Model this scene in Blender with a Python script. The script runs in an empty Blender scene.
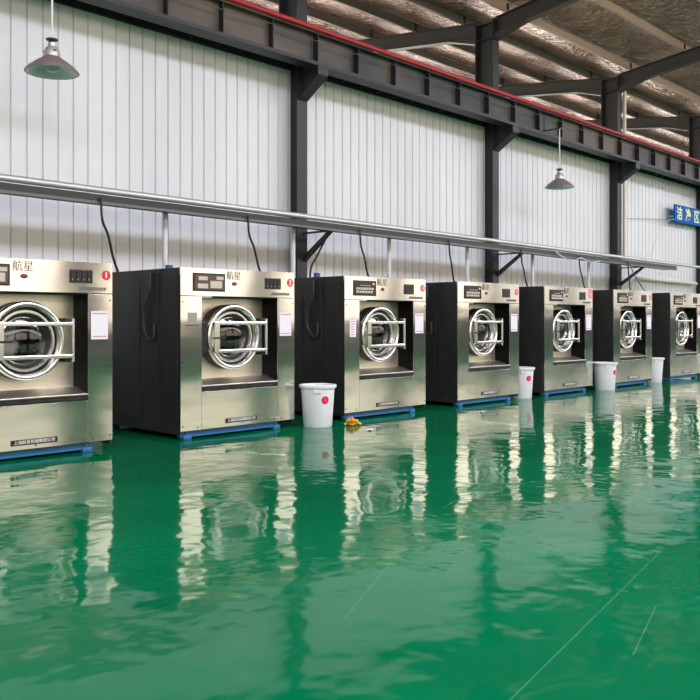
import bpy, bmesh, math, random
from mathutils import Vector, Matrix

scn = bpy.context.scene
COL = scn.collection
random.seed(7)

# ------------------------------------------------------------------ camera
F = 850.0                       # focal length in pixels of a 700 px frame
VPX, HY, EYE = 1180.0, 319.0, 1.40
TH = math.atan((VPX - 350.0) / F)
ST, CT = math.sin(TH), math.cos(TH)
cd = bpy.data.cameras.new('camera')
cam = bpy.data.objects.new('camera', cd)
COL.objects.link(cam)
cam.location = (0, 0, EYE)
cam.rotation_euler = (math.pi / 2, 0, TH - math.pi / 2)
cd.sensor_width = 36
cd.lens = F / 700 * 36
cd.shift_y = (HY - 350) / 700
cd.clip_end = 300
scn.camera = cam

# ------------------------------------------------------------------ world + exposure
w = bpy.data.worlds.new('world')
scn.world = w
w.use_nodes = True
w.node_tree.nodes['Background'].inputs['Color'].default_value = (0.75, 0.85, 1.0, 1)
w.node_tree.nodes['Background'].inputs['Strength'].default_value = 0.5
vs = scn.view_settings
vs.view_transform = 'Standard'
vs.look = 'None'
vs.gamma = 1
vs.use_curve_mapping = False
vs.exposure = 0.15
WINDOW_LIGHT = 1.85
ADDED_PANE_LIGHT = 4.0
SKYLIGHT = 13.5
FAR_WINDOW_LIGHT = 8.5
FAR_SKYLIGHT = 5.0


FALL = -0.0085                  # the building drops slightly along the row


def s_at(px, D):
    X = (px - 350.0) / F
    return D * (CT + ST * X) / (ST - CT * X)


def at(px, py, D):
    s = s_at(px, D)
    z = D * ST + s * CT
    return Vector((s, D, EYE + (HY - py) * z / F))


def floor_at(px, py):
    z = EYE * F / (py - HY)
    l = (px - 350.0) / F * z
    return (z * CT + l * ST, z * ST - l * CT)


# ------------------------------------------------------------------ materials
def newmat(name, color, rough=0.5, metal=0.0, **kw):
    m = bpy.data.materials.new(name)
    m.use_nodes = True
    b = m.node_tree.nodes['Principled BSDF']
    b.inputs['Base Color'].default_value = (*color, 1)
    b.inputs['Roughness'].default_value = rough
    b.inputs['Metallic'].default_value = metal
    for k, v in kw.items():
        b.inputs[k.replace('_', ' ')].default_value = v
    return m


def srgb(r, g, b):
    f = lambda c: (c / 255 / 12.92) if c / 255 <= 0.04045 else ((c / 255 + 0.055) / 1.055) ** 2.4
    return (f(r), f(g), f(b))


def nd(m, t, **kw):
    n = m.node_tree.nodes.new(t)
    for k, v in kw.items():
        setattr(n, k, v)
    return n


def lk(m, a, b):
    m.node_tree.links.new(a, b)


def bump(m, height, strength, dist):
    b = nd(m, 'ShaderNodeBump')
    b.inputs['Strength'].default_value = strength
    b.inputs['Distance'].default_value = dist
    lk(m, height, b.inputs['Height'])
    lk(m, b.outputs['Normal'], m.node_tree.nodes['Principled BSDF'].inputs['Normal'])
    return b


def noise(m, scale, detail=2, rough=0.5, vec=None, scl=None, coord='Object'):
    n = nd(m, 'ShaderNodeTexNoise')
    n.inputs['Scale'].default_value = scale
    n.inputs['Detail'].default_value = detail
    n.inputs['Roughness'].default_value = rough
    tc = nd(m, 'ShaderNodeTexCoord')
    mp = nd(m, 'ShaderNodeMapping')
    if scl:
        mp.inputs['Scale'].default_value = scl
    lk(m, tc.outputs[coord], mp.inputs['Vector'])
    lk(m, mp.outputs['Vector'], n.inputs['Vector'])
    return n


def mottle(m, c1, c2, scale, detail=4, lo=0.35, hi=0.65, scl=None):
    n = noise(m, scale, detail, 0.6, scl=scl)
    r = nd(m, 'ShaderNodeValToRGB')
    r.color_ramp.elements[0].position = lo
    r.color_ramp.elements[1].position = hi
    r.color_ramp.elements[0].color = (*c1, 1)
    r.color_ramp.elements[1].color = (*c2, 1)
    lk(m, n.outputs['Fac'], r.inputs['Fac'])
    lk(m, r.outputs['Color'], m.node_tree.nodes['Principled BSDF'].inputs['Base Color'])
    return r


M = {}


def emis(name, color, strength):
    m = bpy.data.materials.new(name)
    m.use_nodes = True
    nt = m.node_tree
    nt.nodes.clear()
    e = nt.nodes.new('ShaderNodeEmission')
    e.inputs['Color'].default_value = (*color, 1)
    e.inputs['Strength'].default_value = strength
    o = nt.nodes.new('ShaderNodeOutputMaterial')
    nt.links.new(e.outputs[0], o.inputs[0])
    return m


M['window'] = emis('window_daylight', (1.0, 0.88, 0.72), WINDOW_LIGHT)
M['window_dim'] = emis('window_daylight_shaded', (1.0, 0.92, 0.80), WINDOW_LIGHT * 0.6)
M['added_pane'] = emis('added_pane_glow', (1.0, 0.89, 0.75), ADDED_PANE_LIGHT)
M['skylight'] = emis('skylight_daylight', (0.92, 0.92, 1.08), SKYLIGHT)
M['far_window'] = emis('far_window_daylight', (1.0, 0.93, 0.84), FAR_WINDOW_LIGHT)
M['far_skylight'] = emis('far_skylight_daylight', (1.0, 0.95, 0.88), FAR_SKYLIGHT)

# stainless: gently buckled sheet
m = M['steel'] = newmat('stainless_sheet', (0.77, 0.745, 0.70), 0.11, 1.0)
n1 = noise(m, 1.0, 1, 0.4, scl=(1.1, 1.1, 2.6))
bump(m, n1.outputs['Fac'], 0.25, 0.02)
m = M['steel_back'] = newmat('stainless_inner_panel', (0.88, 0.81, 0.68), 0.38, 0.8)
n1 = noise(m, 1.4, 1, 0.4)
bump(m, n1.outputs['Fac'], 0.3, 0.03)
M['polished'] = newmat('polished_steel', (0.80, 0.79, 0.76), 0.22, 1.0)
M['sill'] = newmat('brushed_sill', (0.66, 0.63, 0.56), 0.35, 0.95)
M['drum'] = newmat('drum_steel', (0.42, 0.42, 0.42), 0.3, 1.0)
m = M['cabinet'] = newmat('dark_cabinet_sheet', srgb(42, 44, 42), 0.42, 0.25)
mottle(m, srgb(46, 48, 46), srgb(62, 63, 59), 2.5, scl=(1, 1, 0.4))
M['black'] = newmat('black_plastic', srgb(14, 14, 15), 0.4)
M['lining'] = newmat('recess_dark_reflection', srgb(7, 7, 8), 0.6, Specular_IOR_Level=0.2)  # dark reflection on the recess wall put into the colour
M['gasket'] = newmat('black_rubber', srgb(20, 20, 21), 0.5)
M['charcoal'] = newmat('charcoal_plastic', srgb(52, 54, 54), 0.45)
M['blue'] = newmat('blue_base_paint', srgb(44, 106, 156), 0.45)
M['bluecap'] = newmat('blue_valve_plastic', srgb(44, 74, 150), 0.45)
M['bucket'] = newmat('white_bucket_plastic', srgb(236, 236, 240), 0.38)
M['paper'] = newmat('paper_white', srgb(232, 226, 234), 0.8)
M['greytag'] = newmat('grey_tag', srgb(150, 148, 140), 0.5)
M['redink'] = newmat('red_ink', srgb(206, 130, 142), 0.7)
M['greyink'] = newmat('grey_ink', srgb(96, 94, 90), 0.6)
M['sticker'] = newmat('red_sticker', srgb(214, 32, 62), 0.45)
M['pink'] = newmat('pink_note', srgb(236, 130, 140), 0.7)
M['white'] = newmat('white_print', srgb(245, 240, 240), 0.6)
M['palekey'] = newmat('pale_screen_print', srgb(196, 184, 170), 0.5)
M['brownscreen'] = newmat('brown_screen', srgb(84, 62, 48), 0.3)
M['darkscreen'] = newmat('dark_screen', srgb(30, 28, 28), 0.25)
M['plate'] = newmat('dark_nameplate', srgb(38, 34, 34), 0.4)
M['emblem'] = newmat('dark_red_emblem', srgb(130, 28, 34), 0.4)

# door glass: clear with a mirror coat, lets light straight through
m = bpy.data.materials.new('door_glass')
m.use_nodes = True
nt = m.node_tree
nt.nodes.clear()
tr = nt.nodes.new('ShaderNodeBsdfTransparent')
tr.inputs[0].default_value = (0.75, 0.78, 0.78, 1)
gl = nt.nodes.new('ShaderNodeBsdfGlossy')
gl.inputs['Roughness'].default_value = 0.02
fr = nt.nodes.new('ShaderNodeFresnel')
fr.inputs['IOR'].default_value = 1.8
mx = nt.nodes.new('ShaderNodeMixShader')
out = nt.nodes.new('ShaderNodeOutputMaterial')
nt.links.new(fr.outputs[0], mx.inputs[0])
nt.links.new(tr.outputs[0], mx.inputs[1])
nt.links.new(gl.outputs[0], mx.inputs[2])
nt.links.new(mx.outputs[0], out.inputs[0])
M['glass'] = m

# floor: poured green epoxy with faint scratches
m = M['floor'] = newmat('green_epoxy', srgb(0, 132, 84), 0.07)
mottle(m, srgb(0, 96, 58), srgb(0, 110, 68), 0.5, 3)
b = m.node_tree.nodes['Principled BSDF']
b.inputs['IOR'].default_value = 1.23
na = noise(m, 1.6, 3, 0.5)
nb = noise(m, 5.0, 1, 0.5)
ad = nd(m, 'ShaderNodeMath', operation='MULTIPLY_ADD')
ad.inputs[1].default_value = 0.12
lk(m, nb.outputs['Fac'], ad.inputs[0])
lk(m, na.outputs['Fac'], ad.inputs[2])
bump(m, ad.outputs[0], 0.42, 0.035)
# scratches: thin pale lines fixed on the floor
tc = nd(m, 'ShaderNodeTexCoord')
sep = nd(m, 'ShaderNodeSeparateXYZ')
lk(m, tc.outputs['Object'], sep.inputs[0])
br = noise(m, 14, 3)
acc = None
for (a, c, wd) in [((505, 705), (660, 552), 0.004), ((633, 655), (656, 606), 0.004), ((345, 618), (388, 566), 0.003), ((440, 510), (505, 470), 0.006)]:
    p, q = floor_at(*a), floor_at(*c)
    dx, dy = q[0] - p[0], q[1] - p[1]
    L = math.hypot(dx, dy)
    dx, dy = dx / L, dy / L

    def lin(ax, ay, k):
        m1 = nd(m, 'ShaderNodeMath', operation='MULTIPLY_ADD')
        lk(m, sep.outputs[0], m1.inputs[0])
        m1.inputs[1].default_value = ax
        m1.inputs[2].default_value = k
        m2 = nd(m, 'ShaderNodeMath', operation='MULTIPLY_ADD')
        lk(m, sep.outputs[1], m2.inputs[0])
        m2.inputs[1].default_value = ay
        lk(m, m1.outputs[0], m2.inputs[2])
        return m2.outputs[0]
    perp = lin(-dy, dx, dy * p[0] - dx * p[1])
    along = lin(dx, dy, -dx * p[0] - dy * p[1])
    ab = nd(m, 'ShaderNodeMath', operation='ABSOLUTE')
    lk(m, perp, ab.inputs[0])
    lt = nd(m, 'ShaderNodeMath', operation='LESS_THAN')
    lk(m, ab.outputs[0], lt.inputs[0])
    lt.inputs[1].default_value = wd
    g0 = nd(m, 'ShaderNodeMath', operation='GREATER_THAN')
    lk(m, along, g0.inputs[0])
    g0.inputs[1].default_value = 0
    g1 = nd(m, 'ShaderNodeMath', operation='LESS_THAN')
    lk(m, along, g1.inputs[0])
    g1.inputs[1].default_value = L
    x1 = nd(m, 'ShaderNodeMath', operation='MULTIPLY')
    lk(m, lt.outputs[0], x1.inputs[0])
    lk(m, g0.outputs[0], x1.inputs[1])
    x2 = nd(m, 'ShaderNodeMath', operation='MULTIPLY')
    lk(m, x1.outputs[0], x2.inputs[0])
    lk(m, g1.outputs[0], x2.inputs[1])
    if acc is None:
        acc = x2.outputs[0]
    else:
        mxn = nd(m, 'ShaderNodeMath', operation='MAXIMUM')
        lk(m, acc, mxn.inputs[0])
        lk(m, x2.outputs[0], mxn.inputs[1])
        acc = mxn.outputs[0]
fm = nd(m, 'ShaderNodeMath', operation='MULTIPLY')
lk(m, acc, fm.inputs[0])
lk(m, br.outputs['Fac'], fm.inputs[1])
mixc = nd(m, 'ShaderNodeMixRGB')
fm2 = nd(m, 'ShaderNodeMath', operation='MULTIPLY')
lk(m, fm.outputs[0], fm2.inputs[0])
fm2.inputs[1].default_value = 0.22
lk(m, fm2.outputs[0], mixc.inputs[0])
src = b.inputs['Base Color'].links[0].from_socket
lk(m, src, mixc.inputs[1])
mixc.inputs[2].default_value = (*srgb(150, 205, 175), 1)
lk(m, mixc.outputs[0], b.inputs['Base Color'])

m = M['wallpanel'] = newmat('white_ribbed_cladding', srgb(226, 228, 230), 0.45)
mottle(m, srgb(220, 222, 225), srgb(232, 233, 233), 0.6, 3, scl=(1, 1, 0.3))
M['oppwall'] = newmat('grey_lower_wall', srgb(62, 64, 62), 0.6)
M['endwall'] = newmat('pale_end_wall', srgb(170, 174, 174), 0.6)
m = M['foil'] = newmat('insulation_foil', srgb(178, 166, 150), 0.25, 1.0)
mottle(m, srgb(136, 120, 115), srgb(204, 184, 176), 1.3, 5)
v = nd(m, 'ShaderNodeTexVoronoi')
v.inputs['Scale'].default_value = 6.5
tcv = nd(m, 'ShaderNodeTexCoord')
lk(m, tcv.outputs['Object'], v.inputs['Vector'])
nz = noise(m, 4.5, 6, 0.65)
mm = nd(m, 'ShaderNodeMath', operation='MULTIPLY_ADD')
lk(m, v.outputs['Distance'], mm.inputs[0])
mm.inputs[1].default_value = 0.6
lk(m, nz.outputs['Fac'], mm.inputs[2])
bump(m, mm.outputs[0], 1.0, 0.22)
m = M['girder'] = newmat('grey_brown_girder_paint', srgb(92, 90, 84), 0.55)
mottle(m, srgb(50, 54, 55), srgb(98, 86, 74), 0.35, 3, 0.42, 0.62, scl=(1, 2, 2))
M['column'] = newmat('dark_steel_paint', srgb(38, 41, 43), 0.5)
M['rafter'] = newmat('dark_rafter_paint', srgb(46, 45, 43), 0.55)
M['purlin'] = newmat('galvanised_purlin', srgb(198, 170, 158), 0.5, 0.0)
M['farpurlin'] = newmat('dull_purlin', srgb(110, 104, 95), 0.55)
M['red'] = newmat('red_pipe_paint', srgb(172, 40, 46), 0.4)
M['silver'] = newmat('silver_pipe', srgb(206, 206, 204), 0.35, 0.5)
M['tray'] = newmat('grey_tray', srgb(100, 102, 103), 0.45, 0.3)
M['conduit'] = newmat('pale_conduit', srgb(214, 216, 216), 0.4, 0.1)
M['cable'] = newmat('black_cable', srgb(22, 22, 23), 0.5)
M['cream'] = newmat('cream_pipe', srgb(226, 216, 200), 0.5)
M['lampshell'] = newmat('weathered_grey_shade', srgb(132, 118, 116), 0.4, 0.3)
mottle(M['lampshell'], srgb(150, 142, 140), srgb(172, 140, 138), 4, 3)
M['enamel'] = newmat('white_enamel_floor_tint', srgb(226, 238, 232), 0.3)  # white enamel, green light off the floor tinted into the colour
M['bulb'] = newmat('frosted_bulb', srgb(190, 205, 196), 0.25)
M['lampneck'] = newmat('pale_metal_neck', srgb(200, 196, 192), 0.35, 0.4)
M['signblue'] = newmat('blue_sign', srgb(0, 92, 178), 0.6, Specular_IOR_Level=0.15)
M['signtext'] = newmat('pale_yellow_lettering', srgb(238, 244, 176), 0.5)
M['concrete'] = newmat('tan_concrete', srgb(176, 160, 140), 0.7)
M['orange'] = newmat('orange_glove', srgb(226, 150, 40), 0.7)
M['yellow'] = newmat('yellow_glove', srgb(226, 196, 70), 0.7)
M['skirt'] = newmat('wall_flashing', srgb(74, 62, 62), 0.9, Specular_IOR_Level=0.1)


# ------------------------------------------------------------------ mesh helpers
class MB:
    def __init__(self):
        self.bm = bmesh.new()

    def box(self, x0, x1, y0, y1, z0, z1, bevel=0.0):
        r = bmesh.ops.create_cube(self.bm, size=1)
        vv = r['verts']
        for v in vv:
            v.co = Vector((x0 + (v.co.x + .5) * (x1 - x0), y0 + (v.co.y + .5) * (y1 - y0), z0 + (v.co.z + .5) * (z1 - z0)))
        if bevel:
            ed = list({e for v in vv for e in v.link_edges})
            bmesh.ops.bevel(self.bm, geom=ed, offset=bevel, segments=2, affect='EDGES', profile=.5)
        return self

    def quad(self, *pts):
        self.bm.faces.new([self.bm.verts.new(p) for p in pts])
        return self

    def prism(self, poly, axis, a, b):
        """poly: list of 2-D points; extruded along axis ('x','y','z') from a to b"""
        def mk(p, t):
            if axis == 'x':
                return (t, p[0], p[1])
            if axis == 'y':
                return (p[0], t, p[1])
            return (p[0], p[1], t)
        A = [self.bm.verts.new(mk(p, a)) for p in poly]
        B = [self.bm.verts.new(mk(p, b)) for p in poly]
        n = len(poly)
        self.bm.faces.new(A)
        self.bm.faces.new(B[::-1])
        for i in range(n):
            self.bm.faces.new((A[i], B[i], B[(i + 1) % n], A[(i + 1) % n]))
        return self

    def tube(self, pts, r, n=10, caps=True):
        pts = [Vector(p) for p in pts]
        rings = []
        up = None
        for i, p in enumerate(pts):
            if i == 0:
                d = pts[1] - p
            elif i == len(pts) - 1:
                d = p - pts[-2]
            else:
                d = (pts[i + 1] - pts[i - 1])
            d.normalize()
            if up is None:
                up = Vector((0, 0, 1)) if abs(d.z) < .9 else Vector((1, 0, 0))
            a = d.cross(up)
            if a.length < 1e-4:
                a = d.cross(Vector((0, 1, 0)))
            a.normalize()
            bb = a.cross(d).normalized()
            up = bb
            rr = r[i] if isinstance(r, (list, tuple)) else r
            rings.append([self.bm.verts.new(p + rr * (math.cos(2 * math.pi * k / n) * a + math.sin(2 * math.pi * k / n) * bb)) for k in range(n)])
        for A, B in zip(rings, rings[1:]):
            for k in range(n):
                self.bm.faces.new((A[k], A[(k + 1) % n], B[(k + 1) % n], B[k]))
        if caps:
            self.bm.faces.new(rings[0][::-1])
            self.bm.faces.new(rings[-1])
        return self

    def lathe(self, prof, c, axis='z', n=48, close=False):
        """prof: (radius, offset along axis)"""
        c = Vector(c)
        rings = []
        for (r, t) in prof:
            ring = []
            if r < 1e-6:
                off = Vector((0, 0, t)) if axis == 'z' else Vector((0, t, 0))
                ring = [self.bm.verts.new(c + off)]
            else:
                for k in range(n):
                    a = 2 * math.pi * k / n
                    o = Vector((r * math.cos(a), r * math.sin(a), t)) if axis == 'z' else Vector((r * math.cos(a), t, r * math.sin(a)))
                    ring.append(self.bm.verts.new(c + o))
            rings.append(ring)
        if close:
            rings.append(rings[0])
        for A, B in zip(rings, rings[1:]):
            if len(A) == 1 and len(B) == 1:
                continue
            for k in range(n):
                k2 = (k + 1) % n
                if len(A) == 1:
                    self.bm.faces.new((A[0], B[k2], B[k]))
                elif len(B) == 1:
                    self.bm.faces.new((A[k], A[k2], B[0]))
                else:
                    self.bm.faces.new((A[k], A[k2], B[k2], B[k]))
        return self

    def move(self, v):
        bmesh.ops.translate(self.bm, verts=self.bm.verts[:], vec=Vector(v))
        return self

    def build(self, name, mat, parent=None, smooth=False, label=None, mats=None):
        bmesh.ops.recalc_face_normals(self.bm, faces=self.bm.faces[:])
        me = bpy.data.meshes.new(name)
        self.bm.to_mesh(me)
        self.bm.free()
        me.materials.append(mat)
        for mm_ in mats or ():
            me.materials.append(mm_)
        if smooth:
            for p in me.polygons:
                p.use_smooth = True
            try:
                me.set_sharp_from_angle(angle=math.radians(40))
            except Exception:
                pass
        o = bpy.data.objects.new(name, me)
        COL.objects.link(o)
        if parent:
            o.parent = parent
        if label:
            o['label'] = label
        return o


def tag(o, label, cat, group=None, kind=None):
    o['label'] = label
    o['category'] = cat
    if group:
        o['group'] = group
    if kind:
        o['kind'] = kind
    return o


def empty(name, loc):
    e = bpy.data.objects.new(name, None)
    e.location = loc
    COL.objects.link(e)
    return e


def copy_tree(o, parent=None):
    c = o.copy()
    COL.objects.link(c)
    if parent:
        c.parent = parent
    for ch in list(o.children):
        copy_tree(ch, c)
    return c


def text_obj(name, s, size, mat, parent, loc, rot=(math.pi / 2, 0, 0), extrude=0.001, sx=1.0, shear=0.0, bold=0.0):
    cu = bpy.data.curves.new(name, 'FONT')
    cu.body = s
    cu.size = size
    cu.align_x = 'CENTER'
    cu.align_y = 'CENTER'
    cu.extrude = extrude
    cu.shear = shear
    cu.offset = bold
    cu.resolution_u = 3
    t = bpy.data.objects.new(name, cu)
    COL.objects.link(t)
    dg = bpy.context.evaluated_depsgraph_get()
    dg.update()
    me = bpy.data.meshes.new_from_object(t.evaluated_get(dg))
    bpy.data.objects.remove(t)
    bpy.data.curves.remove(cu)
    me.transform(Matrix.LocRotScale(None, None, Vector((sx, 1, 1))))
    me.materials.clear()
    me.materials.append(mat)
    o = bpy.data.objects.new(name, me)
    COL.objects.link(o)
    o.parent = parent
    o.location = loc
    o.rotation_euler = rot
    return o


# ------------------------------------------------------------------ setting
XA, XB = -16.0, 70.0
YO, YW, YB = -10.0, 11.50, 32.0       # opposite wall, clad wall, far wall of the bay behind
VALLEY_Y, VALLEY_Z, SL = 11.45, 8.27, 0.125
RN, RF = 0.7, 22.2                     # ridges

o = MB().box(XA, XB, YO, YW + .3, -.1, 0).build('floor', M['floor'])
tag(o, 'glossy green epoxy floor with thin scratches, in front of the washers', 'floor', kind='structure')
o = MB().box(XA, XB, YW + .3, YB, -.1, 0).build('floor_behind', M['concrete'])
tag(o, 'tan concrete floor of the bay behind the white ribbed wall', 'floor', kind='structure')

# ribbed wall
mb = MB()
P, TOPZ = 0.231, 6.32
x0 = s_at(10.3, YW) - P * 60
prof = []
x = x0
while x < 46:
    if x > XA:
        prof += [(x - .017, 0), (x - .010, .030), (x + .010, .030), (x + .017, 0)]
    x += P
prof = [(XA, 0)] + prof + [(46, 0)]
lo = [mb.bm.verts.new((a, YW + d, 0)) for a, d in prof]
hi = [mb.bm.verts.new((a, YW + d, TOPZ)) for a, d in prof]
for i in range(len(prof) - 1):
    mb.bm.faces.new((lo[i], lo[i + 1], hi[i + 1], hi[i]))
mb.quad((XA, YW + .06, 0), (46, YW + .06, 0), (46, YW + .06, TOPZ), (XA, YW + .06, TOPZ))
o = mb.build('wall_back', M['wallpanel'])
tag(o, 'white vertically ribbed metal wall behind the row of washers', 'wall', kind='structure')

# opposite wall with a long row of windows (seen only in reflections)
HW = 1.35
HW_FAR, SPLIT = 1.85, 30.0
mb = MB().box(XA, SPLIT, YO - .2, YO, 0, HW).box(SPLIT, XB, YO - .2, YO, 0, HW_FAR).box(XA, XB, YO - .2, YO, 4.6, 5.4)
mb.box(XA, XB, YO - .2, YO, 8.1, 8.9)
wi = []
c = 14.2 - 7.9 * 4
edges = [XA]
while c < XB:
    if c > XA + 1:
        mb.box(c - .8, c + .8, YO - .2, YO, HW, 4.6).box(c - .2, c + .2, YO - .2, YO, 5.4, 8.1)
        wi.append(c)
    c += 7.9
o = mb.build('wall_opposite', M['oppwall'])
tag(o, 'grey wall with a band of tall windows facing the washers', 'wall', kind='structure')
for k, (a, c) in enumerate(zip([XA - .8] + wi, wi + [XB + .8])):
    o = MB().box(a + .8, c - .8, YO - .14, YO - .1, HW if c < SPLIT + 1 else HW_FAR, 4.6).build('window_%d' % (k + 1), M['window' if c < 41 else 'window_dim'])
    tag(o, 'bright frosted window in the wall facing the washers', 'window', 'windows facing the washers', 'structure')
    o = MB().box(a + .2, c - .2, YO - .14, YO - .1, 5.4, 8.1).build('window_%d' % (61 + k), M['added_pane'])  # upper glowing panes, unseen, added to light the ribbed wall
    tag(o, 'added light pane near the roof in the wall facing the washers', 'window', 'added light panes facing the washers', 'structure')
o = MB().box(XA - .2, XA, YO, YB, 0, 10.5).build('wall_left', M['endwall'])
tag(o, 'pale end wall of the hall beyond the left of the washer row', 'wall', kind='structure')
o = MB().box(XB, XB + .2, YO, YB, 0, 10.5).build('wall_right', M['endwall'])
tag(o, 'pale end wall at the far right end of the hall', 'wall', kind='structure')
mb = MB().box(XA, XB, YB, YB + .2, 0, 1).box(XA, XB, YB, YB + .2, 6.2, 9.5)
o = mb.build('wall_far', M['endwall'])
tag(o, 'far wall of the bay behind the ribbed wall', 'wall', kind='structure')
o = MB().box(XA, XB, YB + .05, YB + .1, 1, 6.2).build('window_far', M['far_window'])
tag(o, 'long bright window band of the bay behind the ribbed wall', 'window', kind='structure')


def roof_z(y):
    if y <= VALLEY_Y:
        return VALLEY_Z + SL * (VALLEY_Y - y) if y >= RN else VALLEY_Z + SL * (VALLEY_Y - RN) - SL * (RN - y)
    return VALLEY_Z + SL * (y - VALLEY_Y) if y <= RF else VALLEY_Z + SL * (RF - VALLEY_Y) - SL * (y - RF)


RZ = 0.36 + .2     # roof sheet above rafter underside
ys = [YO, RN, VALLEY_Y, RF, YB + .2]
mb = MB()
poly = [(y, roof_z(y) + .21) for y in ys] + [(y, roof_z(y) + .3) for y in ys[::-1]]
mb.prism(poly, 'x', XA, XB)
o = mb.build('ceiling', M['foil'])
tag(o, 'crumpled silver insulation foil lining the underside of the pitched roof', 'ceiling', kind='structure')

# skylight panels (out of frame overhead)
for k in range(9):
    xa = XA + 3 + k * 9
    mb = MB()
    y0, y1 = -2.6, 0.6
    mb.quad((xa, y0, roof_z(y0) + .19), (xa + 6, y0, roof_z(y0) + .19), (xa + 6, y1, roof_z(y1) + .19), (xa, y1, roof_z(y1) + .19))
    o = mb.build('window_%d' % (21 + k), M['skylight'])
    tag(o, 'translucent skylight sheet in the roof over the green floor', 'skylight', 'skylights over the green floor', 'structure')
    mb = MB()
    y0, y1 = 20.0, 21.6
    mb.quad((xa, y0, roof_z(y0) + .19), (xa + 6, y0, roof_z(y0) + .19), (xa + 6, y1, roof_z(y1) + .19), (xa, y1, roof_z(y1) + .19))
    o = mb.build('window_%d' % (41 + k), M['far_skylight'])
    tag(o, 'translucent skylight sheet in the roof of the bay behind', 'skylight', 'skylights of the bay behind', 'structure')

# columns
COLX = [4.25, 10.25, 16.25, 22.25, 28.25]
names_col = ['dark steel column left of the first hanging lamp, at the edge of view',
             'dark steel column above the third washer, first from the left',
             'dark steel column above the fourth washer, left of the smaller hanging lamp',
             'dark steel column beside the cream downpipe, right of the smaller hanging lamp',
             'dark steel column at the right edge behind the blue sign']
for i, (cx, lab) in enumerate(zip(COLX, names_col)):
    rt = tag(empty('steel_column', (cx, 11.45, 0)), lab, 'column', kind='structure')
    mb = MB()
    mb.box(-.12, .12, -.25, -.232, 0, VALLEY_Z).box(-.12, .12, .232, .25, 0, VALLEY_Z).box(-.006, .006, -.235, .235, 0, VALLEY_Z)
    mb.build('shaft', M['column'], rt)
    mb = MB()
    # bracket carrying the crane girder
    mb.prism([(-.25, 5.77), (-.25, 5.28), (-.78, 5.62), (-.78, 5.77)], 'x', -.008, .008)
    mb.box(-.12, .12, -.80, -.25, 5.755, 5.77)
    sq = math.hypot(.53, .34)
    mb.prism([(-.25, 5.28), (-.25, 5.265), (-.79, 5.605), (-.79, 5.62)], 'x', -.12, .12)
    mb.box(-.12, .12, -.79, -.775, 5.61, 5.77)
    mb.build('girder_bracket', M['column'], rt)
    mb = MB()
    for zz in (7.85, 8.2):
        mb.box(-.12, .12, -.235, .235, zz, zz + .012)
    mb.build('stiffener_plate', M['column'], rt)

# rafters (both sides of the valley)
rl = {0: 'left end', 1: 'above the third washer', 2: 'above the fourth washer', 3: 'above the cream downpipe', 4: 'at the right edge of view'}
for i, cx in enumerate(COLX):
    for side in (-1, 1):
        rt = tag(empty('roof_rafter', (cx, VALLEY_Y, VALLEY_Z)),
                 ('dark sloping roof rafter rising towards the viewer from the column %s' if side < 0 else 'dark sloping roof rafter rising away behind the column %s') % rl[i],
                 'rafter', kind='structure')
        yend = RN if side < 0 else RF
        L = abs(yend - VALLEY_Y)
        ya, yb = side * .24, side * L
        za = SL * .24

        def strip(lo_, hi_, hw):
            mb_ = MB()
            mb_.prism([(ya, za + lo_), (yb, SL * L + lo_), (yb, SL * L + hi_), (ya, za + hi_)], 'x', -hw, hw)
            return mb_
        mb = strip(-.36, -.345, .10)
        mb.prism([(ya, za - .015), (yb, SL * L - .015), (yb, SL * L), (ya, za)], 'x', -.10, .10)
        mb.prism([(ya, za - .35), (yb, SL * L - .35), (yb, SL * L - .01), (ya, za - .01)], 'x', -.005, .005)
        # deeper haunch by the column
        mb.prism([(ya, za - .35), (ya + side * .9, za + SL * .9 - .35), (ya, za - .5)], 'x', -.09, .09)
        mb.build('beam', M['rafter'], rt)
        mb = MB()
        for k in range(7):
            d = (.6 + 1.5 * k)
            if d < L:
                mb.box(-.09, -.03, side * d - .03, side * d + .03, SL * d, SL * d + .2)
        mb.build('purlin_cleat', M['rafter'], rt)

# purlins
nm = ['nearest the column tops', 'second out from the column tops', 'third out from the column tops', 'fourth out from the column tops', 'fifth out from the column tops', 'sixth out from the column tops', 'seventh out from the column tops']
for side in (-1, 1):
    for k in range(7):
        d = .6 + 1.5 * k
        y = VALLEY_Y + side * d
        if side < 0 and k > 4 or d > abs((RN if side < 0 else RF) - VALLEY_Y):
            continue
        z = roof_z(y)
        mb = MB()
        h = .2
        mb.box(XA, 46, y - .002, y + .002, z, z + h).box(XA, 46, y - .035, y + .035, z, z + .005).box(XA, 46, y - .035, y + .035, z + h - .005, z + h)
        mb.box(XA, 46, y - .035, y - .031, z, z + .03)
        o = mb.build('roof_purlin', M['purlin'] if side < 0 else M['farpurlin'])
        tag(o, ('pale roof purlin on the viewer side, ' if side < 0 else 'dull roof purlin over the bay behind, ') + nm[k], 'purlin', kind='structure')
# flashing on the wall top
mb = MB().box(XA, 46, YW - .06, YW - .004, 5.86, 6.10)
x = 2.0
nclip0 = len(mb.bm.faces)
while x < 44:
    mb.box(x - .05, x + .05, YW - .12, YW - .06, 5.90, 6.03)
    x += .5
o = mb.build('trim_1', M['skirt'], mats=[M['column']])
for p in o.data.polygons:
    if p.index >= nclip0:
        p.material_index = 1
tag(o, 'thin grey flashing with dark clips along the top of the ribbed wall', 'trim', kind='structure')

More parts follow.
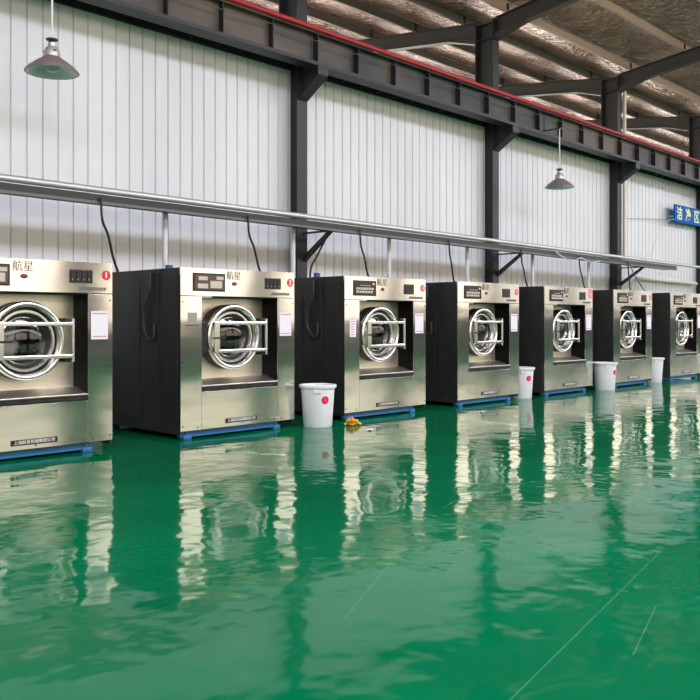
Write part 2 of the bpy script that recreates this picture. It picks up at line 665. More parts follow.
# ------------------------------------------------------------------ crane girder
GY, GZ0, GZ1 = 10.83, 5.785, 6.34
gr = tag(empty('crane_girder', (16, GY, GZ0)), 'long grey steel crane girder carried on the columns above the white wall', 'girder')
GX0, GX1 = -6.0, 40.0
mb = MB()
mb.box(GX0 - 16, GX1 - 16, -.14, .14, GZ1 - GZ0 - .018, GZ1 - GZ0).box(GX0 - 16, GX1 - 16, -.007, .007, .01, GZ1 - GZ0 - .01)
mb.build('beam', M['girder'], gr)
MB().box(GX0 - 16, GX1 - 16, -.15, .15, -.012, .045).build('lower_flange', M['column'], gr)
u0 = s_at(222.7, GY - .1)
xs = []
k = -8
while True:
    x = u0 + 1.02 * k
    k += 1
    if x < GX0:
        continue
    if x > 34:
        break
    xs.append(x)
st = MB().box(-.008, .008, -.125, -.007, .018, GZ1 - GZ0 - .018).build('stiffener', M['column'], gr)
st.location.x = xs[0] - 16
for x in xs[1:]:
    c = st.copy()
    COL.objects.link(c)
    c.location.x = x - 16
o = MB().tube([(GX0, 10.66, 6.385), (GX1, 10.66, 6.385)], .045, 12).build('red_pipe', M['red'], smooth=True)
tag(o, 'red painted pipe running along the top of the crane girder', 'pipe')
mb = MB()
pts = []
for k in range(0, 89):
    x = GX0 + k * .5
    pts.append((x, GY - .16, 6.22 - .05 * abs(math.sin(x * math.pi / 3))))
o = mb.tube(pts, .007, 6).build('girder_wire', M['tray'], smooth=True)
tag(o, 'thin grey wire looped along the web of the crane girder', 'wire')

# ------------------------------------------------------------------ cable tray and its brackets
TY0, TY1, TZ = 10.48, 10.82, 2.93
XE = s_at(676, 10.5)
tr_ = tag(empty('cable_tray', (12, 10.65, TZ)), 'long grey metal cable tray running along the wall above the washers', 'cable tray')
mb = MB()
mb.box(-20, XE - 12, TY0 - 10.65, TY1 - 10.65, 0, .006)
mb.box(-20, XE - 12, TY0 - 10.65, TY0 - 10.64, 0, .10)
mb.box(-20, XE - 12, TY1 - 10.655, TY1 - 10.65, 0, .1)
mb.build('channel', M['column'], tr_)
MB().box(-20, XE - 12, TY0 - 10.66, TY0 - 10.648, -.03, .006).build('front_lip', M['tray'], tr_)
mb = MB()
mb.tube([(-20, .08, .05), (XE - 12.5, .08, .05)], .03, 8).tube([(-20, .0, .06), (XE - 12.5, 0, .06)], .035, 8).tube([(-20, -.06, .205), (XE - 12.5, -.06, .205)], .02, 8)
mb.tube([(-20, -.10, .045), (XE - 12.2, -.10, .045)], .022, 8)
mb.build('laid_cable', M['cable'], tr_, smooth=True)
o = MB().tube([(-8, 10.465, 3.085), (34, 10.465, 3.085)], .045, 14).build('silver_pipe', M['silver'], smooth=True)
tag(o, 'long silver pipe lying along the front edge of the cable tray', 'pipe')
for cx, lab in zip(COLX[1:4], ['angled tray bracket on the column behind the third washer', 'angled tray bracket on the column behind the fourth washer', 'angled tray bracket on the column behind the sixth washer']):
    rt = tag(empty('tray_bracket', (cx + .06, 11.195, 2.4)), lab, 'bracket')
    MB().box(-.04, .04, -.70, 0, .495, .522).build('arm', M['column'], rt)
    MB().prism([(0, .0), (0, .10), (-.60, .495), (-.69, .495)], 'x', -.04, .04).build('brace', M['column'], rt)

# girt pipe low on the wall at the right
o = MB().tube([(s_at(636, 11.38), 11.36, at(660, 277, 11.36).z), (27.9, 11.36, at(660, 277, 11.36).z)], .05, 10).build('wall_pipe', M['cream'], smooth=True)
tag(o, 'pale cream pipe on the wall above the last washers, right of the tray end', 'pipe')

# downpipe by the third visible column
o = MB().tube([(22.46, 11.16, 8.2), (22.46, 11.16, 5.0), (22.46, 11.16, 3.02)], .05, 12).build('downpipe', M['cream'], smooth=True)
tag(o, 'cream vertical downpipe beside the column right of the smaller lamp', 'pipe')

# ------------------------------------------------------------------ washing machines
W, DEP, H = 1.75, 1.75, 1.998
OX, OY = -W / 2, -DEP / 2
ZB = .105                       # underside of the steel
HZ = 1.667                      # underside of the header panel
RX0, RX1, RZ0 = .296, 1.464, .605   # recess
CX, CZ = .86, 1.18             # door centre
FRONT = 8.2


def mmb():
    return MB()


def fin(mb, name, mat, parent, **kw):
    mb.move((OX, OY, 0))
    return mb.build(name, mat, parent, **kw)


def make_machine(num, brown, meters, paper, left_note):
    rt = empty('washing_machine', (0, 0, 0))
    b = mmb()
    t = .025
    b.box(0.004, t, .012, DEP, ZB - .04, H - .004).box(W - t, W - .004, .012, DEP, ZB - .04, H - .004)
    b.box(t, W - t, DEP - t, DEP, ZB, H - .004).box(t, W - t, .012, DEP - t, H - .03, H - .004).box(t, W - t, .012, DEP - t, ZB, ZB + t)
    cab = fin(b, 'cabinet', M['cabinet'], rt)
    # raised side covers, seam strip and hoses on the left flank
    b = mmb()
    b.box(-.004, .004, .06, .40, .2, 1.9, .002).box(-.004, .004, .86, 1.68, .2, 1.9, .002).box(-.012, .004, .44, .47, .15, 1.95)
    fin(b, 'side_cover', M['cabinet'], rt)
    b = mmb()
    pts = [(-.02, .60, 1.95), (-.025, .60, 1.75), (-.03, .66, 1.62), (-.03, .72, 1.5), (-.03, .72, 1.3), (-.03, .64, 1.18), (-.025, .56, 1.14), (-.02, .52, 1.2), (-.015, .52, 1.35)]
    sm = []
    for a in range(len(pts) - 1):
        for q in range(4):
            p0, p1, p2, p3 = [Vector(pts[min(max(a + d, 0), len(pts) - 1)]) for d in (-1, 0, 1, 2)]
            u = q / 4
            sm.append(.5 * ((2 * p1) + (-p0 + p2) * u + (2 * p0 - 5 * p1 + 4 * p2 - p3) * u * u + (-p0 + 3 * p1 - 3 * p2 + p3) * u ** 3))
    sm.append(Vector(pts[-1]))
    b.tube(sm, .02, 10)
    fin(b, 'hose', M['charcoal'], rt, smooth=True)
    # header
    b = mmb().box(0, W, -.002, .02, HZ + .003, H, .003)
    hd = fin(b, 'header_panel', M['steel'], rt)
    b = mmb().box(.17, .63, -.012, 0, 1.725, 1.94, .003)
    ds = fin(b, 'control_display', M['darkscreen'], rt)
    b = mmb().box(.19, .61, -.0145, -.0122, 1.745, 1.92)
    fin(b, 'screen', M['brownscreen'] if brown else M['darkscreen'], ds)
    keys = []

    class B_:
        def box(self, *a):
            keys.append(a)
            return self
    b = B_()
    if brown:
        b.box(.24, .37, -.017, -.0147, 1.855, 1.9).box(.23, .375, -.017, -.0147, 1.76, 1.815).box(.41, .58, -.017, -.0147, 1.765, 1.85)
        b.box(.50, .60, -.017, -.0147, 1.865, 1.905)
    else:
        for r_ in range(2):
            xx = .22
            while xx < .56:
                wd = random.uniform(.03, .06)
                b.box(xx, xx + wd, -.017, -.0147, 1.765 + r_ * .045, 1.797 + r_ * .045)
                xx += wd + .012
        xx = .30
        while xx < .52:
            b.box(xx, xx + .03, -.017, -.0147, 1.865, 1.875)
            xx += .045
        b.box(.55, .59, -.017, -.0147, 1.88, 1.91)
    for a in keys:
        fin(mmb().box(*a), 'screen_print', M['palekey'], ds)
    text_obj('logo_lettering', '航星', .11, M['greyink'], hd, (OX + .765, OY - .0045, 1.918), sx=1.0)
    b = mmb().lathe([(0, -.012), (.034, -.010), (.040, -.003), (.040, 0)], (.775, 0, 1.825), 'y', 24)
    em = b
    em.bm.verts.ensure_lookup_table()
    for v_ in em.bm.verts:
        v_.co.z = 1.825 + (v_.co.z - 1.825) * .6
    fin(em, 'emblem', M['emblem'], rt, smooth=True)
    # meter windows
    if meters == 4:
        b = mmb().box(1.255, 1.515, -.010, 0, 1.775, 1.915, .003)
        mp = fin(b, 'meter_panel', M['charcoal'], rt)
        for k in range(4):
            b = mmb().box(1.266 + k * .062, 1.318 + k * .062, -.02, -.009, 1.79, 1.905, .003)
            fin(b, 'meter', M['black'], mp)
            b = mmb().box(1.276 + k * .062, 1.285 + k * .062, -.022, -.019, 1.80, 1.82)
            fin(b, 'tick', M['greytag'], mp)
    else:
        b = mmb().box(1.245, 1.47, -.010, 0, 1.765, 1.915, .004)
        mp = fin(b, 'meter_panel', M['charcoal'], rt)
        b = mmb().box(1.265, 1.45, -.016, -.009, 1.785, 1.895, .003)
        fin(b, 'meter', M['black'], mp)
    b = mmb().lathe([(0, -.004), (.052, -.004), (.052, 0)], (1.675, 0, 1.865), 'y', 32)
    stk = fin(b, 'number_sticker', M['sticker'], rt)
    text_obj('numeral', str(num), .085, M['white'], stk, (OX + 1.675, OY - .0055, 1.865), bold=.002)
    # small unreadable line of print under the meters
    b = mmb()
    xx = 1.36
    while xx < 1.66:
        wd = random.uniform(.012, .022)
        b.prism([(xx, 1.700), (xx + wd, 1.700), (xx + wd + .012, 1.735), (xx + .012, 1.735)], 'y', -.0045, -.002)
        xx += wd + .007
    fin(b, 'small_print', M['greyink'], rt)
    # front skins
    b = mmb().box(0, RX0 - .001, -.002, .012, ZB, HZ - .003, .002)
    ls = fin(b, 'front_strip', M['steel'], rt)
    b = mmb().box(RX1 + .001, W, -.002, .012, ZB, HZ - .003, .002)
    fin(b, 'front_strip', M['steel'], rt)
    b = mmb().box(RX0 + .002, RX1 - .002, -.002, .012, ZB, RZ0 - .057, .002)
    fin(b, 'lower_panel', M['steel'], rt)
    b = mmb()
    for zz in (.16, .9, 1.6):
        for xx in (.03, W - .03):
            b.lathe([(0, -.006), (.009, -.005), (.011, 0)], (xx, 0, zz), 'y', 10)
    for xx in (RX0 + .6, RX1 - .05, RX1 + .06, RX0 - .06):
        b.lathe([(0, -.006), (.009, -.005), (.011, 0)], (xx, 0, ZB + .03), 'y', 10)
    fin(b, 'screw', M['charcoal'], rt)
    # recess
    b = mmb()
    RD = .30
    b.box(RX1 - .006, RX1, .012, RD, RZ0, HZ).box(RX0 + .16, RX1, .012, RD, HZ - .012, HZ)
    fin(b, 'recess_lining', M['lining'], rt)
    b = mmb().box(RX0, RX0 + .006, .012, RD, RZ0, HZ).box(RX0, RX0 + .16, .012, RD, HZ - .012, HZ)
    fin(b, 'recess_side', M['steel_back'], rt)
    # back panel with a round hole
    b = mmb()
    N = 64
    inner, outer = [], []
    hx, hz = (RX1 - RX0) / 2, (HZ - RZ0) / 2
    mx_, mz_ = (RX0 + RX1) / 2, (HZ + RZ0) / 2
    angs = [2 * math.pi * k / N for k in range(N)]
    for a in angs:
        inner.append(b.bm.verts.new((CX + .37 * math.cos(a), RD, CZ + .37 * math.sin(a))))
        dx, dz = math.cos(a), math.sin(a)
        ex = ((RX1 if dx > 0 else RX0) - CX) / dx if abs(dx) > 1e-6 else 1e9
        ez = ((HZ if dz > 0 else RZ0) - CZ) / dz if abs(dz) > 1e-6 else 1e9
        tt = min(ex, ez)
        outer.append(b.bm.verts.new((CX + dx * tt, RD, CZ + dz * tt)))
    for k in range(N):
        b.bm.faces.new((inner[k], inner[(k + 1) % N], outer[(k + 1) % N], outer[k]))
    for (qx, qz) in ((RX0, RZ0), (RX1, RZ0), (RX1, HZ), (RX0, HZ)):
        ks = sorted(range(N), key=lambda k: (outer[k].co.x - qx) ** 2 + (outer[k].co.z - qz) ** 2)
        A = min((k for k in range(N) if abs(outer[k].co.x - qx) < 1e-5), key=lambda k: abs(outer[k].co.z - qz))
        B = min((k for k in range(N) if abs(outer[k].co.z - qz) < 1e-5), key=lambda k: abs(outer[k].co.x - qx))
        if A != B:
            b.bm.faces.new((outer[A], outer[B], b.bm.verts.new((qx, RD, qz))))
    fin(b, 'door_panel', M['steel_back'], rt)
    # sill ledge and vent strip
    b = mmb().prism([(.012, RZ0), (.012, RZ0 + .012), (RD - .08, RZ0 + .075), (RD, RZ0 + .075), (RD, RZ0)], 'x', RX0, RX1)
    b.box(RX0, RX1, -.012, .012, RZ0, RZ0 + .016, .004)
    fin(b, 'sill', M['sill'], rt)
    b = mmb().box(RX0, RX1, -.006, .02, RZ0 - .055, RZ0 - .001)
    vsn = fin(b, 'vent_strip', M['black'], rt)
    for k in range(5):
        b = mmb().box(RX0 + .06 + k * .225, RX0 + .20 + k * .225, -.008, -.005, RZ0 - .033, RZ0 - .023)
        fin(b, 'slot', M['charcoal'], vsn)
    # drum
    b = mmb().lathe([(.37, RD), (.37, .42), (.345, .43), (.345, .98), (.30, 1.02), (0, 1.03)], (CX, 0, CZ), 'y', 56)
    dr = fin(b, 'drum', M['drum'], rt, smooth=True)
    for k in range(3):
        b = mmb()
        a = math.pi / 2 + .5 + k * 2 * math.pi / 3
        ca, sa = math.cos(a), math.sin(a)
        q = [(CX + .34 * ca - .05 * sa, CZ + .34 * sa + .05 * ca), (CX + .34 * ca + .05 * sa, CZ + .34 * sa - .05 * ca), (CX + .24 * ca, CZ + .24 * sa)]
        b.prism(q, 'y', .46, .98)
        fin(b, 'lifter', M['polished'], dr)
    # door
    prof = [(.395, .15), (.402, .14), (.402, .115), (.396, .10), (.384, .092), (.362, .092), (.352, .098), (.346, .115), (.336, .15), (.332, .20), (.36, .20)]
    b = mmb().lathe(prof, (CX, 0, CZ), 'y', 72, close=True)
    dd = fin(b, 'door', M['polished'], rt, smooth=True)
    b = mmb().lathe([(.316, .155), (.308, .145), (.290, .145), (.282, .155), (.282, .2), (.316, .2)], (CX, 0, CZ), 'y', 64, close=True)
    fin(b, 'bezel', M['polished'], dd, smooth=True)
    b = mmb().lathe([(.398, .15), (.398, .298), (.34, .298), (.34, .15)], (CX, 0, CZ), 'y', 64, close=True)
    fin(b, 'gasket', M['gasket'], dd, smooth=True)
    b = mmb().lathe([(.334, .185), (.262, .185), (.250, .19), (.245, .26), (.334, .26)], (CX, 0, CZ), 'y', 64, close=True)
    fin(b, 'inner_seal', M['gasket'], dd, smooth=True)
    b = mmb().lathe([(.252, .20), (.236, .19), (.225, .21), (.222, .30), (.252, .30)], (CX, 0, CZ), 'y', 64, close=True)
    fin(b, 'inner_rim', M['polished'], dd, smooth=True)
    b = mmb().lathe([(0, .15), (.1, .155), (.18, .17), (.235, .20)], (CX, 0, CZ), 'y', 48)
    fin(b, 'door_glass', M['glass'], dd, smooth=True)
    for dz in (.168, -.168):
        b = mmb().box(CX - .33, CX + .47, .045, .08, CZ + dz - .019, CZ + dz + .019, .006)
        fin(b, 'door_bar', M['polished'], dd)
    b = mmb().box(CX - .345, CX - .265, .04, .078, CZ - .19, CZ + .19, .006)
    fin(b, 'handle_plate', M['polished'], dd)
    b = mmb().box(CX - .36, CX - .18, .035, .045, CZ - .018, CZ + .004, .003)
    fin(b, 'handle', M['black'], dd)
    b = mmb().tube([(CX + .47, .06, CZ - .225), (CX + .47, .06, CZ + .225)], .018, 12)
    fin(b, 'hinge_post', M['polished'], dd, smooth=True)
    for dz in (.2, -.2):
        b = mmb()
        b.box(CX + .41, CX + .50, .09, RD, CZ + dz - .03, CZ + dz + .03, .008)
        b.tube([(CX + .445, .08, CZ + dz), (CX + .445, .10, CZ + dz)], .022, 12)
        fin(b, 'hinge', M['charcoal'], rt)
    b = mmb().box(CX - .53, CX - .405, .10, RD, CZ - .19, CZ + .19, .01)
    fin(b, 'latch', M['black'], rt)
    # notes
    if paper:
        b = mmb().box(1.50, 1.695, -.005, -.002, 1.185, 1.485)
        pn = fin(b, 'paper_note', M['paper'], rt)
        for za in (1.452, 1.21):
            fin(mmb().box(1.515, 1.68, -.0065, -.005, za, za + .011), 'printed_line', M['redink'], pn)
    if left_note == 'tag':
        b = mmb().box(.10, .225, -.006, -.002, 1.345, 1.475)
        tg = fin(b, 'grey_tag', M['greytag'], rt)
        b = mmb().box(.07, .25, -.008, -.002, 1.322, 1.334)
        fin(b, 'clip_bar', M['charcoal'], tg)
    elif left_note == 'paper':
        b = mmb().box(.10, .225, -.005, -.002, 1.15, 1.44)
        tg = fin(b, 'instruction_note', M['paper'], rt)
        for k in range(7):
            b = mmb().box(.115, .115 + random.uniform(.06, .095), -.0065, -.005, 1.18 + k * .036, 1.19 + k * .036)
            fin(b, 'printed_line', M['redink'], tg)
    # name plate
    b = mmb().box(.64, 1.125, -.008, -.002, .148, .205, .002)
    pl = fin(b, 'nameplate', M['plate'], rt)
    text_obj('plate_lettering', '上海航星机械集团公司', .041, M['white'], pl, (OX + .8825, OY - .0095, .1765), sx=1.05)
    # blue base
    b = mmb()
    b.box(.03, 1.50, .05, .11, .03, .095, .004).box(.13, 1.62, DEP - .12, DEP - .05, .03, .103, .004).box(.25, .32, .1, DEP - .1, .05, .1).box(1.33, 1.40, .1, DEP - .1, .05, .1)
    b.box(.03, 1.50, .035, .05, .03, .04).box(.03, 1.5, .035, .05, .085, .095)
    fin(b, 'base_frame', M['blue'], rt)
    for (fx, fy) in ((.06, .02), (1.42, .02), (.06, DEP - .14), (1.42, DEP - .14)):
        b = mmb().box(fx, fx + .11, fy, fy + .11, .0, .05, .006)
        b.tube([(fx + .055, fy + .03, .02), (fx + .055, fy + .03, .085)], .022, 10)
        fin(b, 'foot', M['blue'], rt, smooth=True)
    return rt


mach = [(4.746 - W, 1, True, 4, True, 'tag'), (5.615, 2, True, 4, True, 'tag'), (8.29, 3, False, 1, True, 'paper'), (10.84, 4, False, 1, True, ''),
        (13.42, 5, False, 1, True, ''), (16.03, 6, False, 1, True, ''), (18.72, 7, False, 1, True, '')]
mlab = ['stainless industrial washer cut off by the left edge, sticker numeral 1',
        'stainless industrial washer numbered 2 with a brown display and grey tag',
        'stainless industrial washer numbered 3, a sheet of red print left of its door',
        'stainless industrial washer numbered 4, between the third and fifth in the row',
        'stainless industrial washer numbered 5, between two white buckets near the middle right',
        'stainless industrial washer numbered 6, second from the right end of the row',
        'stainless industrial washer numbered 7, last and smallest at the right edge']
mlist = []
for (s0, num, brown, mt, pp, ln), lab in zip(mach, mlab):
    r = make_machine(num, brown, mt, pp, ln)
    r.location = (s0 + W / 2, FRONT + DEP / 2, 0)
    tag(r, lab, 'washing machine', 'row of industrial washers')
    mlist.append(r)
    if num in (2, 3, 1):
        b = mmb().box(.66, .78, 1.25, 1.37, H - .006, H + .05, .01).tube([(.72, 1.31, H + .04), (.72, 1.31, H + .11)], .05, 14)
        fin(b, 'inlet_valve', M['bluecap'], r)
    if num == 5:
        b = mmb().box(1.60, 1.745, -.006, -.003, 1.80, 1.984)
        fin(b, 'pink_note', M['pink'], r)

# ------------------------------------------------------------------ conduits and cables
for px, lab in zip([165, 293, 389, 467, 532, 589, 631], ['second', 'third', 'fourth', 'fifth', 'sixth', 'seventh', 'last']):
    pass
ord_ = ['2', '3', '4', '5', '6', '7']
for px, q in zip([165, 293, 389, 467, 532.5, 589.5], ['numbered 2', 'numbered 2 and column, at the right corner of it', 'numbered 3', 'numbered 4', 'numbered 5, left one', 'numbered 5, right one']):
    pass
cond = [(165, 'pale vertical conduit dropping from the tray behind the washer numbered 2'),
        (293, 'pale vertical conduit left of the first dark column'),
        (389, 'pale vertical conduit dropping from the tray behind the washer numbered 3'),
        (467, 'pale vertical conduit left of the column behind the washer numbered 4'),
        (532.5, 'pale vertical conduit dropping from the tray behind the washer numbered 5'),
        (588.5, 'pale vertical conduit left of the column with the cream downpipe')]
for px, lab in cond:
    s = s_at(px, 10.86)
    o = MB().tube([(s, 10.86, 0), (s, 10.86, 2.99)], .042, 12).build('conduit_pipe', M['conduit'], smooth=True)
    tag(o, lab, 'pipe', 'conduits below the cable tray')


def catmull(pts, n=6):
    pts = [Vector(p) for p in pts]
    outp = []
    for a in range(len(pts) - 1):
        p0, p1, p2, p3 = [pts[min(max(a + d, 0), len(pts) - 1)] for d in (-1, 0, 1, 2)]
        for q in range(n):
            u = q / n
            outp.append(.5 * ((2 * p1) + (-p0 + p2) * u + (2 * p0 - 5 * p1 + 4 * p2 - p3) * u * u + (-p0 + 3 * p1 - 3 * p2 + p3) * u ** 3))
    outp.append(pts[-1])
    return outp


cab_px = [((101, 205), (118, 266), 1), ((248, 226), (263, 271), 2), ((360, 234), (371, 277), 3), ((449, 246), (456, 281), 4), ((521, 252), (529, 286), 5), ((579, 262), (587, 289), 5.5), ((628, 266), (632, 291), 6)]
cab_lab = ['black power cable dropping to the washer numbered 2', 'black power cable dropping to the washer numbered 3', 'black power cable dropping to the washer numbered 4, right of the first column',
           'black power cable dropping to the top of the fourth washer', 'black power cable dropping to the washer numbered 5', 'black power cable hanging beside the white loops near the washer numbered 5',
           'black power cable hanging under the bracket above the washer numbered 6']
cab_lab = ['black power cable dropping to the rear of the washer numbered 2', 'black power cable dropping to the rear of the washer numbered 3',
           'black power cable dropping behind the fascia of the washer numbered 3', 'black power cable dropping left of the conduit above the washer numbered 4',
           'black power cable dropping left of the conduit above the washer numbered 5', 'black power cable hanging beside the white looped wire', 'black power cable hanging under the rightmost tray bracket']
for (a, c, k), lab in zip(cab_px, cab_lab):
    p = at(a[0], a[1], 10.445)
    q = at(c[0], c[1], 9.85)
    p.z = 2.985 - .0085 * (p.x - 13)
    q.z = H + .012
    d = q - p
    mids = [p, p + d * .05 + Vector((0, -.012, -.25)), p + d * .4 + Vector((.02, .02, -.12)), p + d * .75 + Vector((.01, .03, -.06)), q]
    o = MB().tube(catmull(mids), .017, 8).build('power_cable', M['cable'], smooth=True)
    tag(o, lab, 'cable', 'power cables below the tray')
# cable dropping beside the first column
p = at(318, 262, 11.0)
o = MB().tube(catmull([at(326, 238, 10.9), at(317, 256, 10.95), at(311, 268, 11.0), at(310, 285, 11.0), at(310, 300, 11.0)]), .02, 8).build('drop_cable', M['cable'], smooth=True)
tag(o, 'black cable curving down from the bracket on the first column', 'cable')
o = MB().tube(catmull([at(556, 252, 10.40), at(563, 257, 10.39), at(572, 261, 10.38), at(581, 258, 10.39), at(590, 262, 10.40), at(600, 261, 10.41)]), .014, 8).build('white_wire', M['conduit'], smooth=True)
tag(o, 'white wire looped along the tray above the washer numbered 5', 'wire')
o = MB().tube(catmull([at(630, 264, 10.4), at(634, 274, 10.3), at(640, 284, 10.0), at(646, 293, 9.85)]), .014, 8).build('grey_wire', M['tray'], smooth=True)
tag(o, 'grey wire running down to the washer numbered 6', 'wire')


# ------------------------------------------------------------------ hanging lamps
def make_lamp(px, py, topz, lab, dx):
    c = at(px, py, 10.42)
    topz += FALL * (c.x - 13)
    rt = empty('pendant_lamp', c)
    tag(rt, lab, 'lamp', 'enamel pendant lamps')
    b = MB().lathe([(.34, 0), (.335, .012), (.29, .062), (.21, .125), (.135, .175), (.10, .20), (.098, .205), (.128, .17), (.20, .118), (.28, .055), (.325, .006)], (0, 0, 0), 'z', 48, close=True)
    sh = b.build('lamp_shade', M['lampshell'], rt, smooth=True)
    b = MB().lathe([(.322, .004), (.276, .052), (.197, .114), (.125, .166), (0, .185)], (0, 0, 0), 'z', 48)
    b.build('reflector', M['enamel'], sh, smooth=True, label='white enamel inside of the shade, floor green tinted in')
    b = MB().lathe([(0, .0), (.05, .006), (.085, .035), (.095, .075), (.075, .12), (.045, .17), (.045, .19)], (0, 0, 0), 'z', 32)
    b.build('bulb', M['bulb'], rt, smooth=True)
    b = MB().lathe([(.102, .195), (.10, .24), (.088, .30), (.07, .325), (.05, .335), (.05, .38), (0, .38)], (0, 0, 0), 'z', 32)
    b.build('neck', M['lampneck'], rt, smooth=True)
    b = MB()
    for a in range(3):
        an = a * 2.1 + .4
        b.lathe([(0, -.006), (.016, -.006), (.016, .006), (0, .006)], (.1 * math.cos(an) * .98, .1 * math.sin(an) * .98, .265), 'z', 10)
    b.build('vent_hole', M['black'], rt)
    b = MB().lathe([(0, .385), (.035, .385), (.04, .40), (.075, .415), (.075, .43), (.03, .445), (0, .445)], (0, 0, 0), 'z', 28)
    b.build('cap', M['charcoal'], rt, smooth=True)
    rod = MB().tube([(0, 0, .44), (0, 0, topz - c.z - .04)], .014, 10).build('rod', M['white'], rt, smooth=True)
    b = MB().box(-.05, .05, -.04, .04, topz - c.z - .05, topz - c.z - .02)
    b.box(-.02, max(.02, dx + .02), .0, .04, topz - c.z - .045, topz - c.z - .025)
    b.box(dx - .02, dx + .02, .0, GY - c.y - .012, topz - c.z - .045, topz - c.z - .025).box(dx - .025, dx + .025, GY - c.y - .02, GY - c.y - .009, topz - c.z - .1, GZ1 - .0195 + FALL * (c.x + dx + .03 - 13) - c.z)
    b.build('mount', M['column'], rt)
    rt.rotation_euler = (0, 0, 0)
    return rt


make_lamp(52, 72.5, 5.95, 'grey pendant lamp with floor-green tint inside, large at the upper left of the white wall', .18)
make_lamp(559.5, 187.5, 5.95, 'grey pendant lamp hanging in front of the panel between the second and third columns', 0)

# ------------------------------------------------------------------ blue sign
SD = 11.2
pl_, pr_ = at(675, 204, SD), at(712, 214, SD)
zt = pl_.z
zb = at(675, 221.5, SD).z
x0s, x1s = pl_.x, s_at(709, SD)
sg = tag(empty('hanging_sign', ((x0s + x1s) / 2, SD, zb)), 'blue sign with pale yellow Chinese characters at the right edge', 'sign')
hw = (x1s - x0s) / 2
MB().box(-hw, hw, 0, .05, 0, zt - zb, .006).build('board', M['signblue'], sg)
for k, (ch, px) in enumerate(zip('洁净区', (679.6, 688.2, 696.5))):
    text_obj('character', ch, .43, M['signtext'], sg, (s_at(px, SD) - (x0s + x1s) / 2, -.004, (zt - zb) * .46), sx=1.0, bold=.010, extrude=.002)
arm = MB()
pa = at(622, 218, 11.0)
zarm = (zb + zt) / 2 - .1 - zb
arm.tube([(-hw + .02, .05, zarm), (-hw + .02, .2, zarm), ], .012, 8)
arm.tube([(-hw + .06, .05, zarm), (-hw + .06, .22, zarm)], .014, 8).tube([(hw - .1, .05, zarm), (hw - .1, .22, zarm)], .014, 8)
arm.build('wall_arm', M['conduit'], sg, smooth=True)
o = MB().tube(catmull([at(674.4, 219, 11.22), at(668, 221, 11.2), at(661, 229, 11.15), at(655, 241, 11.0), at(651, 258, 10.58), at(650.5, 263, 10.6)]), .010, 8).build('sign_cable', M['conduit'], smooth=True)
tag(o, 'thin pale cable arching from the blue sign down to the tray', 'cable')
o = MB().tube([at(623, 218.5, 11.38), at(672, 219.5, 11.38)], .008, 8).build('wall_wire', M['tray'], smooth=True)
tag(o, 'thin wire stretched across the wall left of the blue sign', 'wire')


# ------------------------------------------------------------------ white buckets
def make_bucket(num):
    rt = empty('bucket', (0, 0, 0))
    hB, rb, rtp = .545, .188, .225
    prof = [(0, .012), (rb - .02, .012), (rb - .006, 0), (rb, .01), (rtp - .004, hB - .045), (rtp + .016, hB - .042), (rtp + .022, hB - .03), (rtp + .022, hB - .008), (rtp + .014, hB), (rtp, hB),
            (rtp - .012, hB - .01), (rb - .012, .03), (0, .025)]
    body = MB().lathe(prof, (0, 0, 0), 'z', 56).build('tub', M['bucket'], rt, smooth=True)
    for sgn in (-1, 1):
        b = MB().box(-.05, .05, -.012, .03, hB - .10, hB - .04, .006)
        h_ = b.build('grip', M['bucket'], rt)
        a = math.radians(-45 - 90) + (0 if sgn < 0 else math.pi)
        h_.location = ((rtp - .005) * math.cos(a), (rtp - .005) * math.sin(a), 0)
        h_.rotation_euler = (0, 0, a + math.pi / 2)
    return rt


proto = None
bk = [((316.5), 7.66, 8.07, 1, 'white plastic bucket with red sticker beside the washer numbered 3, largest of the buckets'),
      (None, 12.93, 8.38, 2, 'white plastic bucket half hidden behind the corner of the washer numbered 4'),
      (None, 15.55, 8.14, 3, 'white plastic bucket between the washers numbered 5 and 6'),
      (None, 18.17, 8.36, 4, 'white plastic bucket between the washers numbered 6 and 7'),
      (None, 20.78, 8.2, 5, 'white plastic bucket cut off by the right edge of the picture')]
for (_, x, y, num, lab) in bk:
    if proto is None:
        proto = make_bucket(1)
        r = proto
    else:
        r = copy_tree(proto)
    r.location = (x, y, 0)
    tag(r, lab, 'bucket', 'white buckets beside the washers')
for r, (_, x, y, num, lab) in zip([o_ for o_ in bpy.data.objects if o_.name.startswith('bucket') and o_.parent is None], bk):
    # round numbered sticker on the side turned to the viewer
    ang = math.atan2(0 - y, 0 - x) + math.radians({1: 27, 2: 40, 3: 62}.get(num, 30))
    hz_ = .355
    rr = .188 + (.221 - .188) * hz_ / .5 + .0015
    b = MB()
    N = 28
    cvert = b.bm.verts.new((0, 0, 0))
    ring = []
    R_ = .052
    for k in range(N):
        a = 2 * math.pi * k / N
        ring.append(b.bm.verts.new((R_ * math.cos(a), R_ * math.sin(a), 0)))
    for k in range(N):
        b.bm.faces.new((cvert, ring[k], ring[(k + 1) % N]))
    for v_ in b.bm.verts:
        da = v_.co.x / rr
        zz = hz_ + v_.co.y
        r2 = .188 + (.221 - .188) * zz / .5 + .0025
        v_.co = Vector((r2 * math.cos(ang + da), r2 * math.sin(ang + da), zz))
    if num in (1, 2, 3):
        st_ = b.build('number_sticker', M['sticker'], r)
        text_obj('numeral', str(num), .075, M['pink'], st_, ((rr + .004) * math.cos(ang), (rr + .004) * math.sin(ang), hz_), rot=(math.pi / 2, 0, ang + math.pi / 2))
    else:
        b.bm.free()

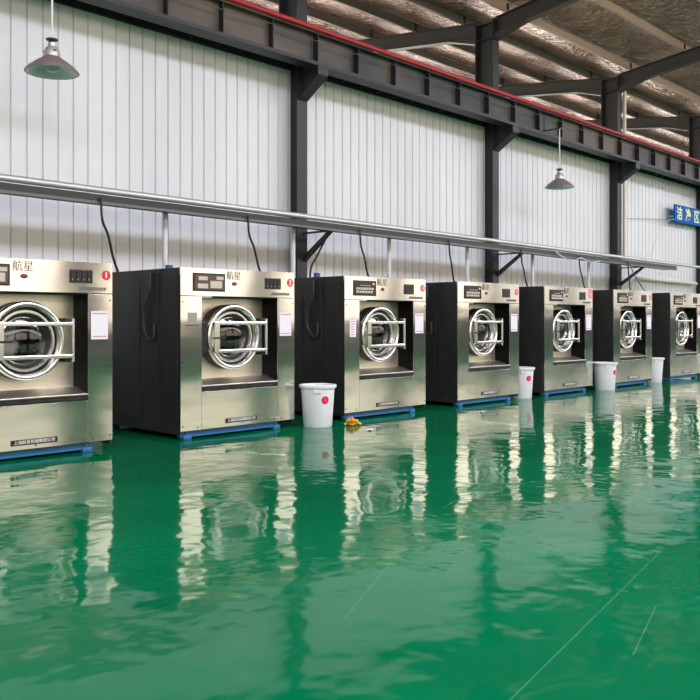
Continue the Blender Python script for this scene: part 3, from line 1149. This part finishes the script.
# ------------------------------------------------------------------ small litter
fx, fy = floor_at(352, 425.5)
rt = tag(empty('crumpled_glove', (fx, fy, 0)), 'crumpled orange and yellow glove on the floor by the third washer', 'glove')
b = MB()
r_ = bmesh.ops.create_icosphere(b.bm, subdivisions=3, radius=.06)
for v_ in b.bm.verts:
    k = 1 + .35 * math.sin(v_.co.x * 90 + 1) * math.cos(v_.co.y * 75) + .2 * math.sin(v_.co.z * 110)
    v_.co = Vector((v_.co.x * k * 1.1, v_.co.y * k, max(0, v_.co.z * k * .9 + .05)))
b.build('palm', M['orange'], rt, smooth=True)
b = MB()
for a, l in ((.2, .13), (-.3, .12), (-.9, .12), (2.6, .10)):
    b.tube(catmull([(0, 0, .03), (.5 * l * math.cos(a), .5 * l * math.sin(a), .05), (l * math.cos(a), l * math.sin(a), .014)]), .014, 8)
b.build('finger', M['yellow'], rt, smooth=True)
for (px, py, lab, sc_) in ((370, 430.5, 'scrap of white paper on the floor in front of the washer numbered 3', 1.0), (482, 412.5, 'scrap of white paper on the floor in front of the washer numbered 4', 1.0)):
    fx, fy = floor_at(px, py)
    b = MB()
    r_ = bmesh.ops.create_grid(b.bm, x_segments=5, y_segments=5, size=.05)
    for v_ in b.bm.verts:
        v_.co.z = .012 + .01 * math.sin(v_.co.x * 70) * math.cos(v_.co.y * 50 + 1)
        v_.co.y *= .6
    bmesh.ops.solidify(b.bm, geom=b.bm.faces[:], thickness=.004)
    o = b.build('paper_scrap', M['paper'], smooth=True)
    o.location = (fx, fy, 0)
    o.rotation_euler = (0, 0, .4 if px < 400 else 1.1)
    tag(o, lab, 'paper', 'paper scraps on the floor')

# ------------------------------------------------------------------ the hall falls slightly towards its far end
FALL = -0.0085


def fall_mesh(o, x0=0.0):
    for v_ in o.data.vertices:
        v_.co.z += FALL * (v_.co.x + x0 - 13)


bpy.context.view_layer.update()
for o in list(bpy.data.objects):
    if o.parent is not None:
        continue
    base = o.name.split('.')[0]
    if base in ('ceiling', 'roof_purlin', 'red_pipe', 'girder_wire', 'trim_1', 'silver_pipe', 'wall_pipe') or base.startswith(('window_2', 'window_4')):
        if base in ('window_2', 'window_4'):
            continue
        fall_mesh(o)
    elif base in ('crane_girder', 'cable_tray'):
        o.location.z += FALL * (o.location.x - 13)
        for c in o.children:
            if c.name.startswith('stiffener'):
                c.location.z += FALL * c.location.x
            else:
                fall_mesh(c, 13)
    elif base in ('roof_rafter', 'tray_bracket', 'power_cable'):
        if base == 'power_cable':
            continue
        o.location.z += FALL * (o.location.x - 13)
    elif base == 'steel_column':
        for c in o.children:
            for v_ in c.data.vertices:
                if v_.co.z > 4:
                    v_.co.z += FALL * (o.location.x - 13)
    elif base == 'wall_back':
        for v_ in o.data.vertices:
            if v_.co.z > 4:
                v_.co.z += FALL * (v_.co.x - 13)
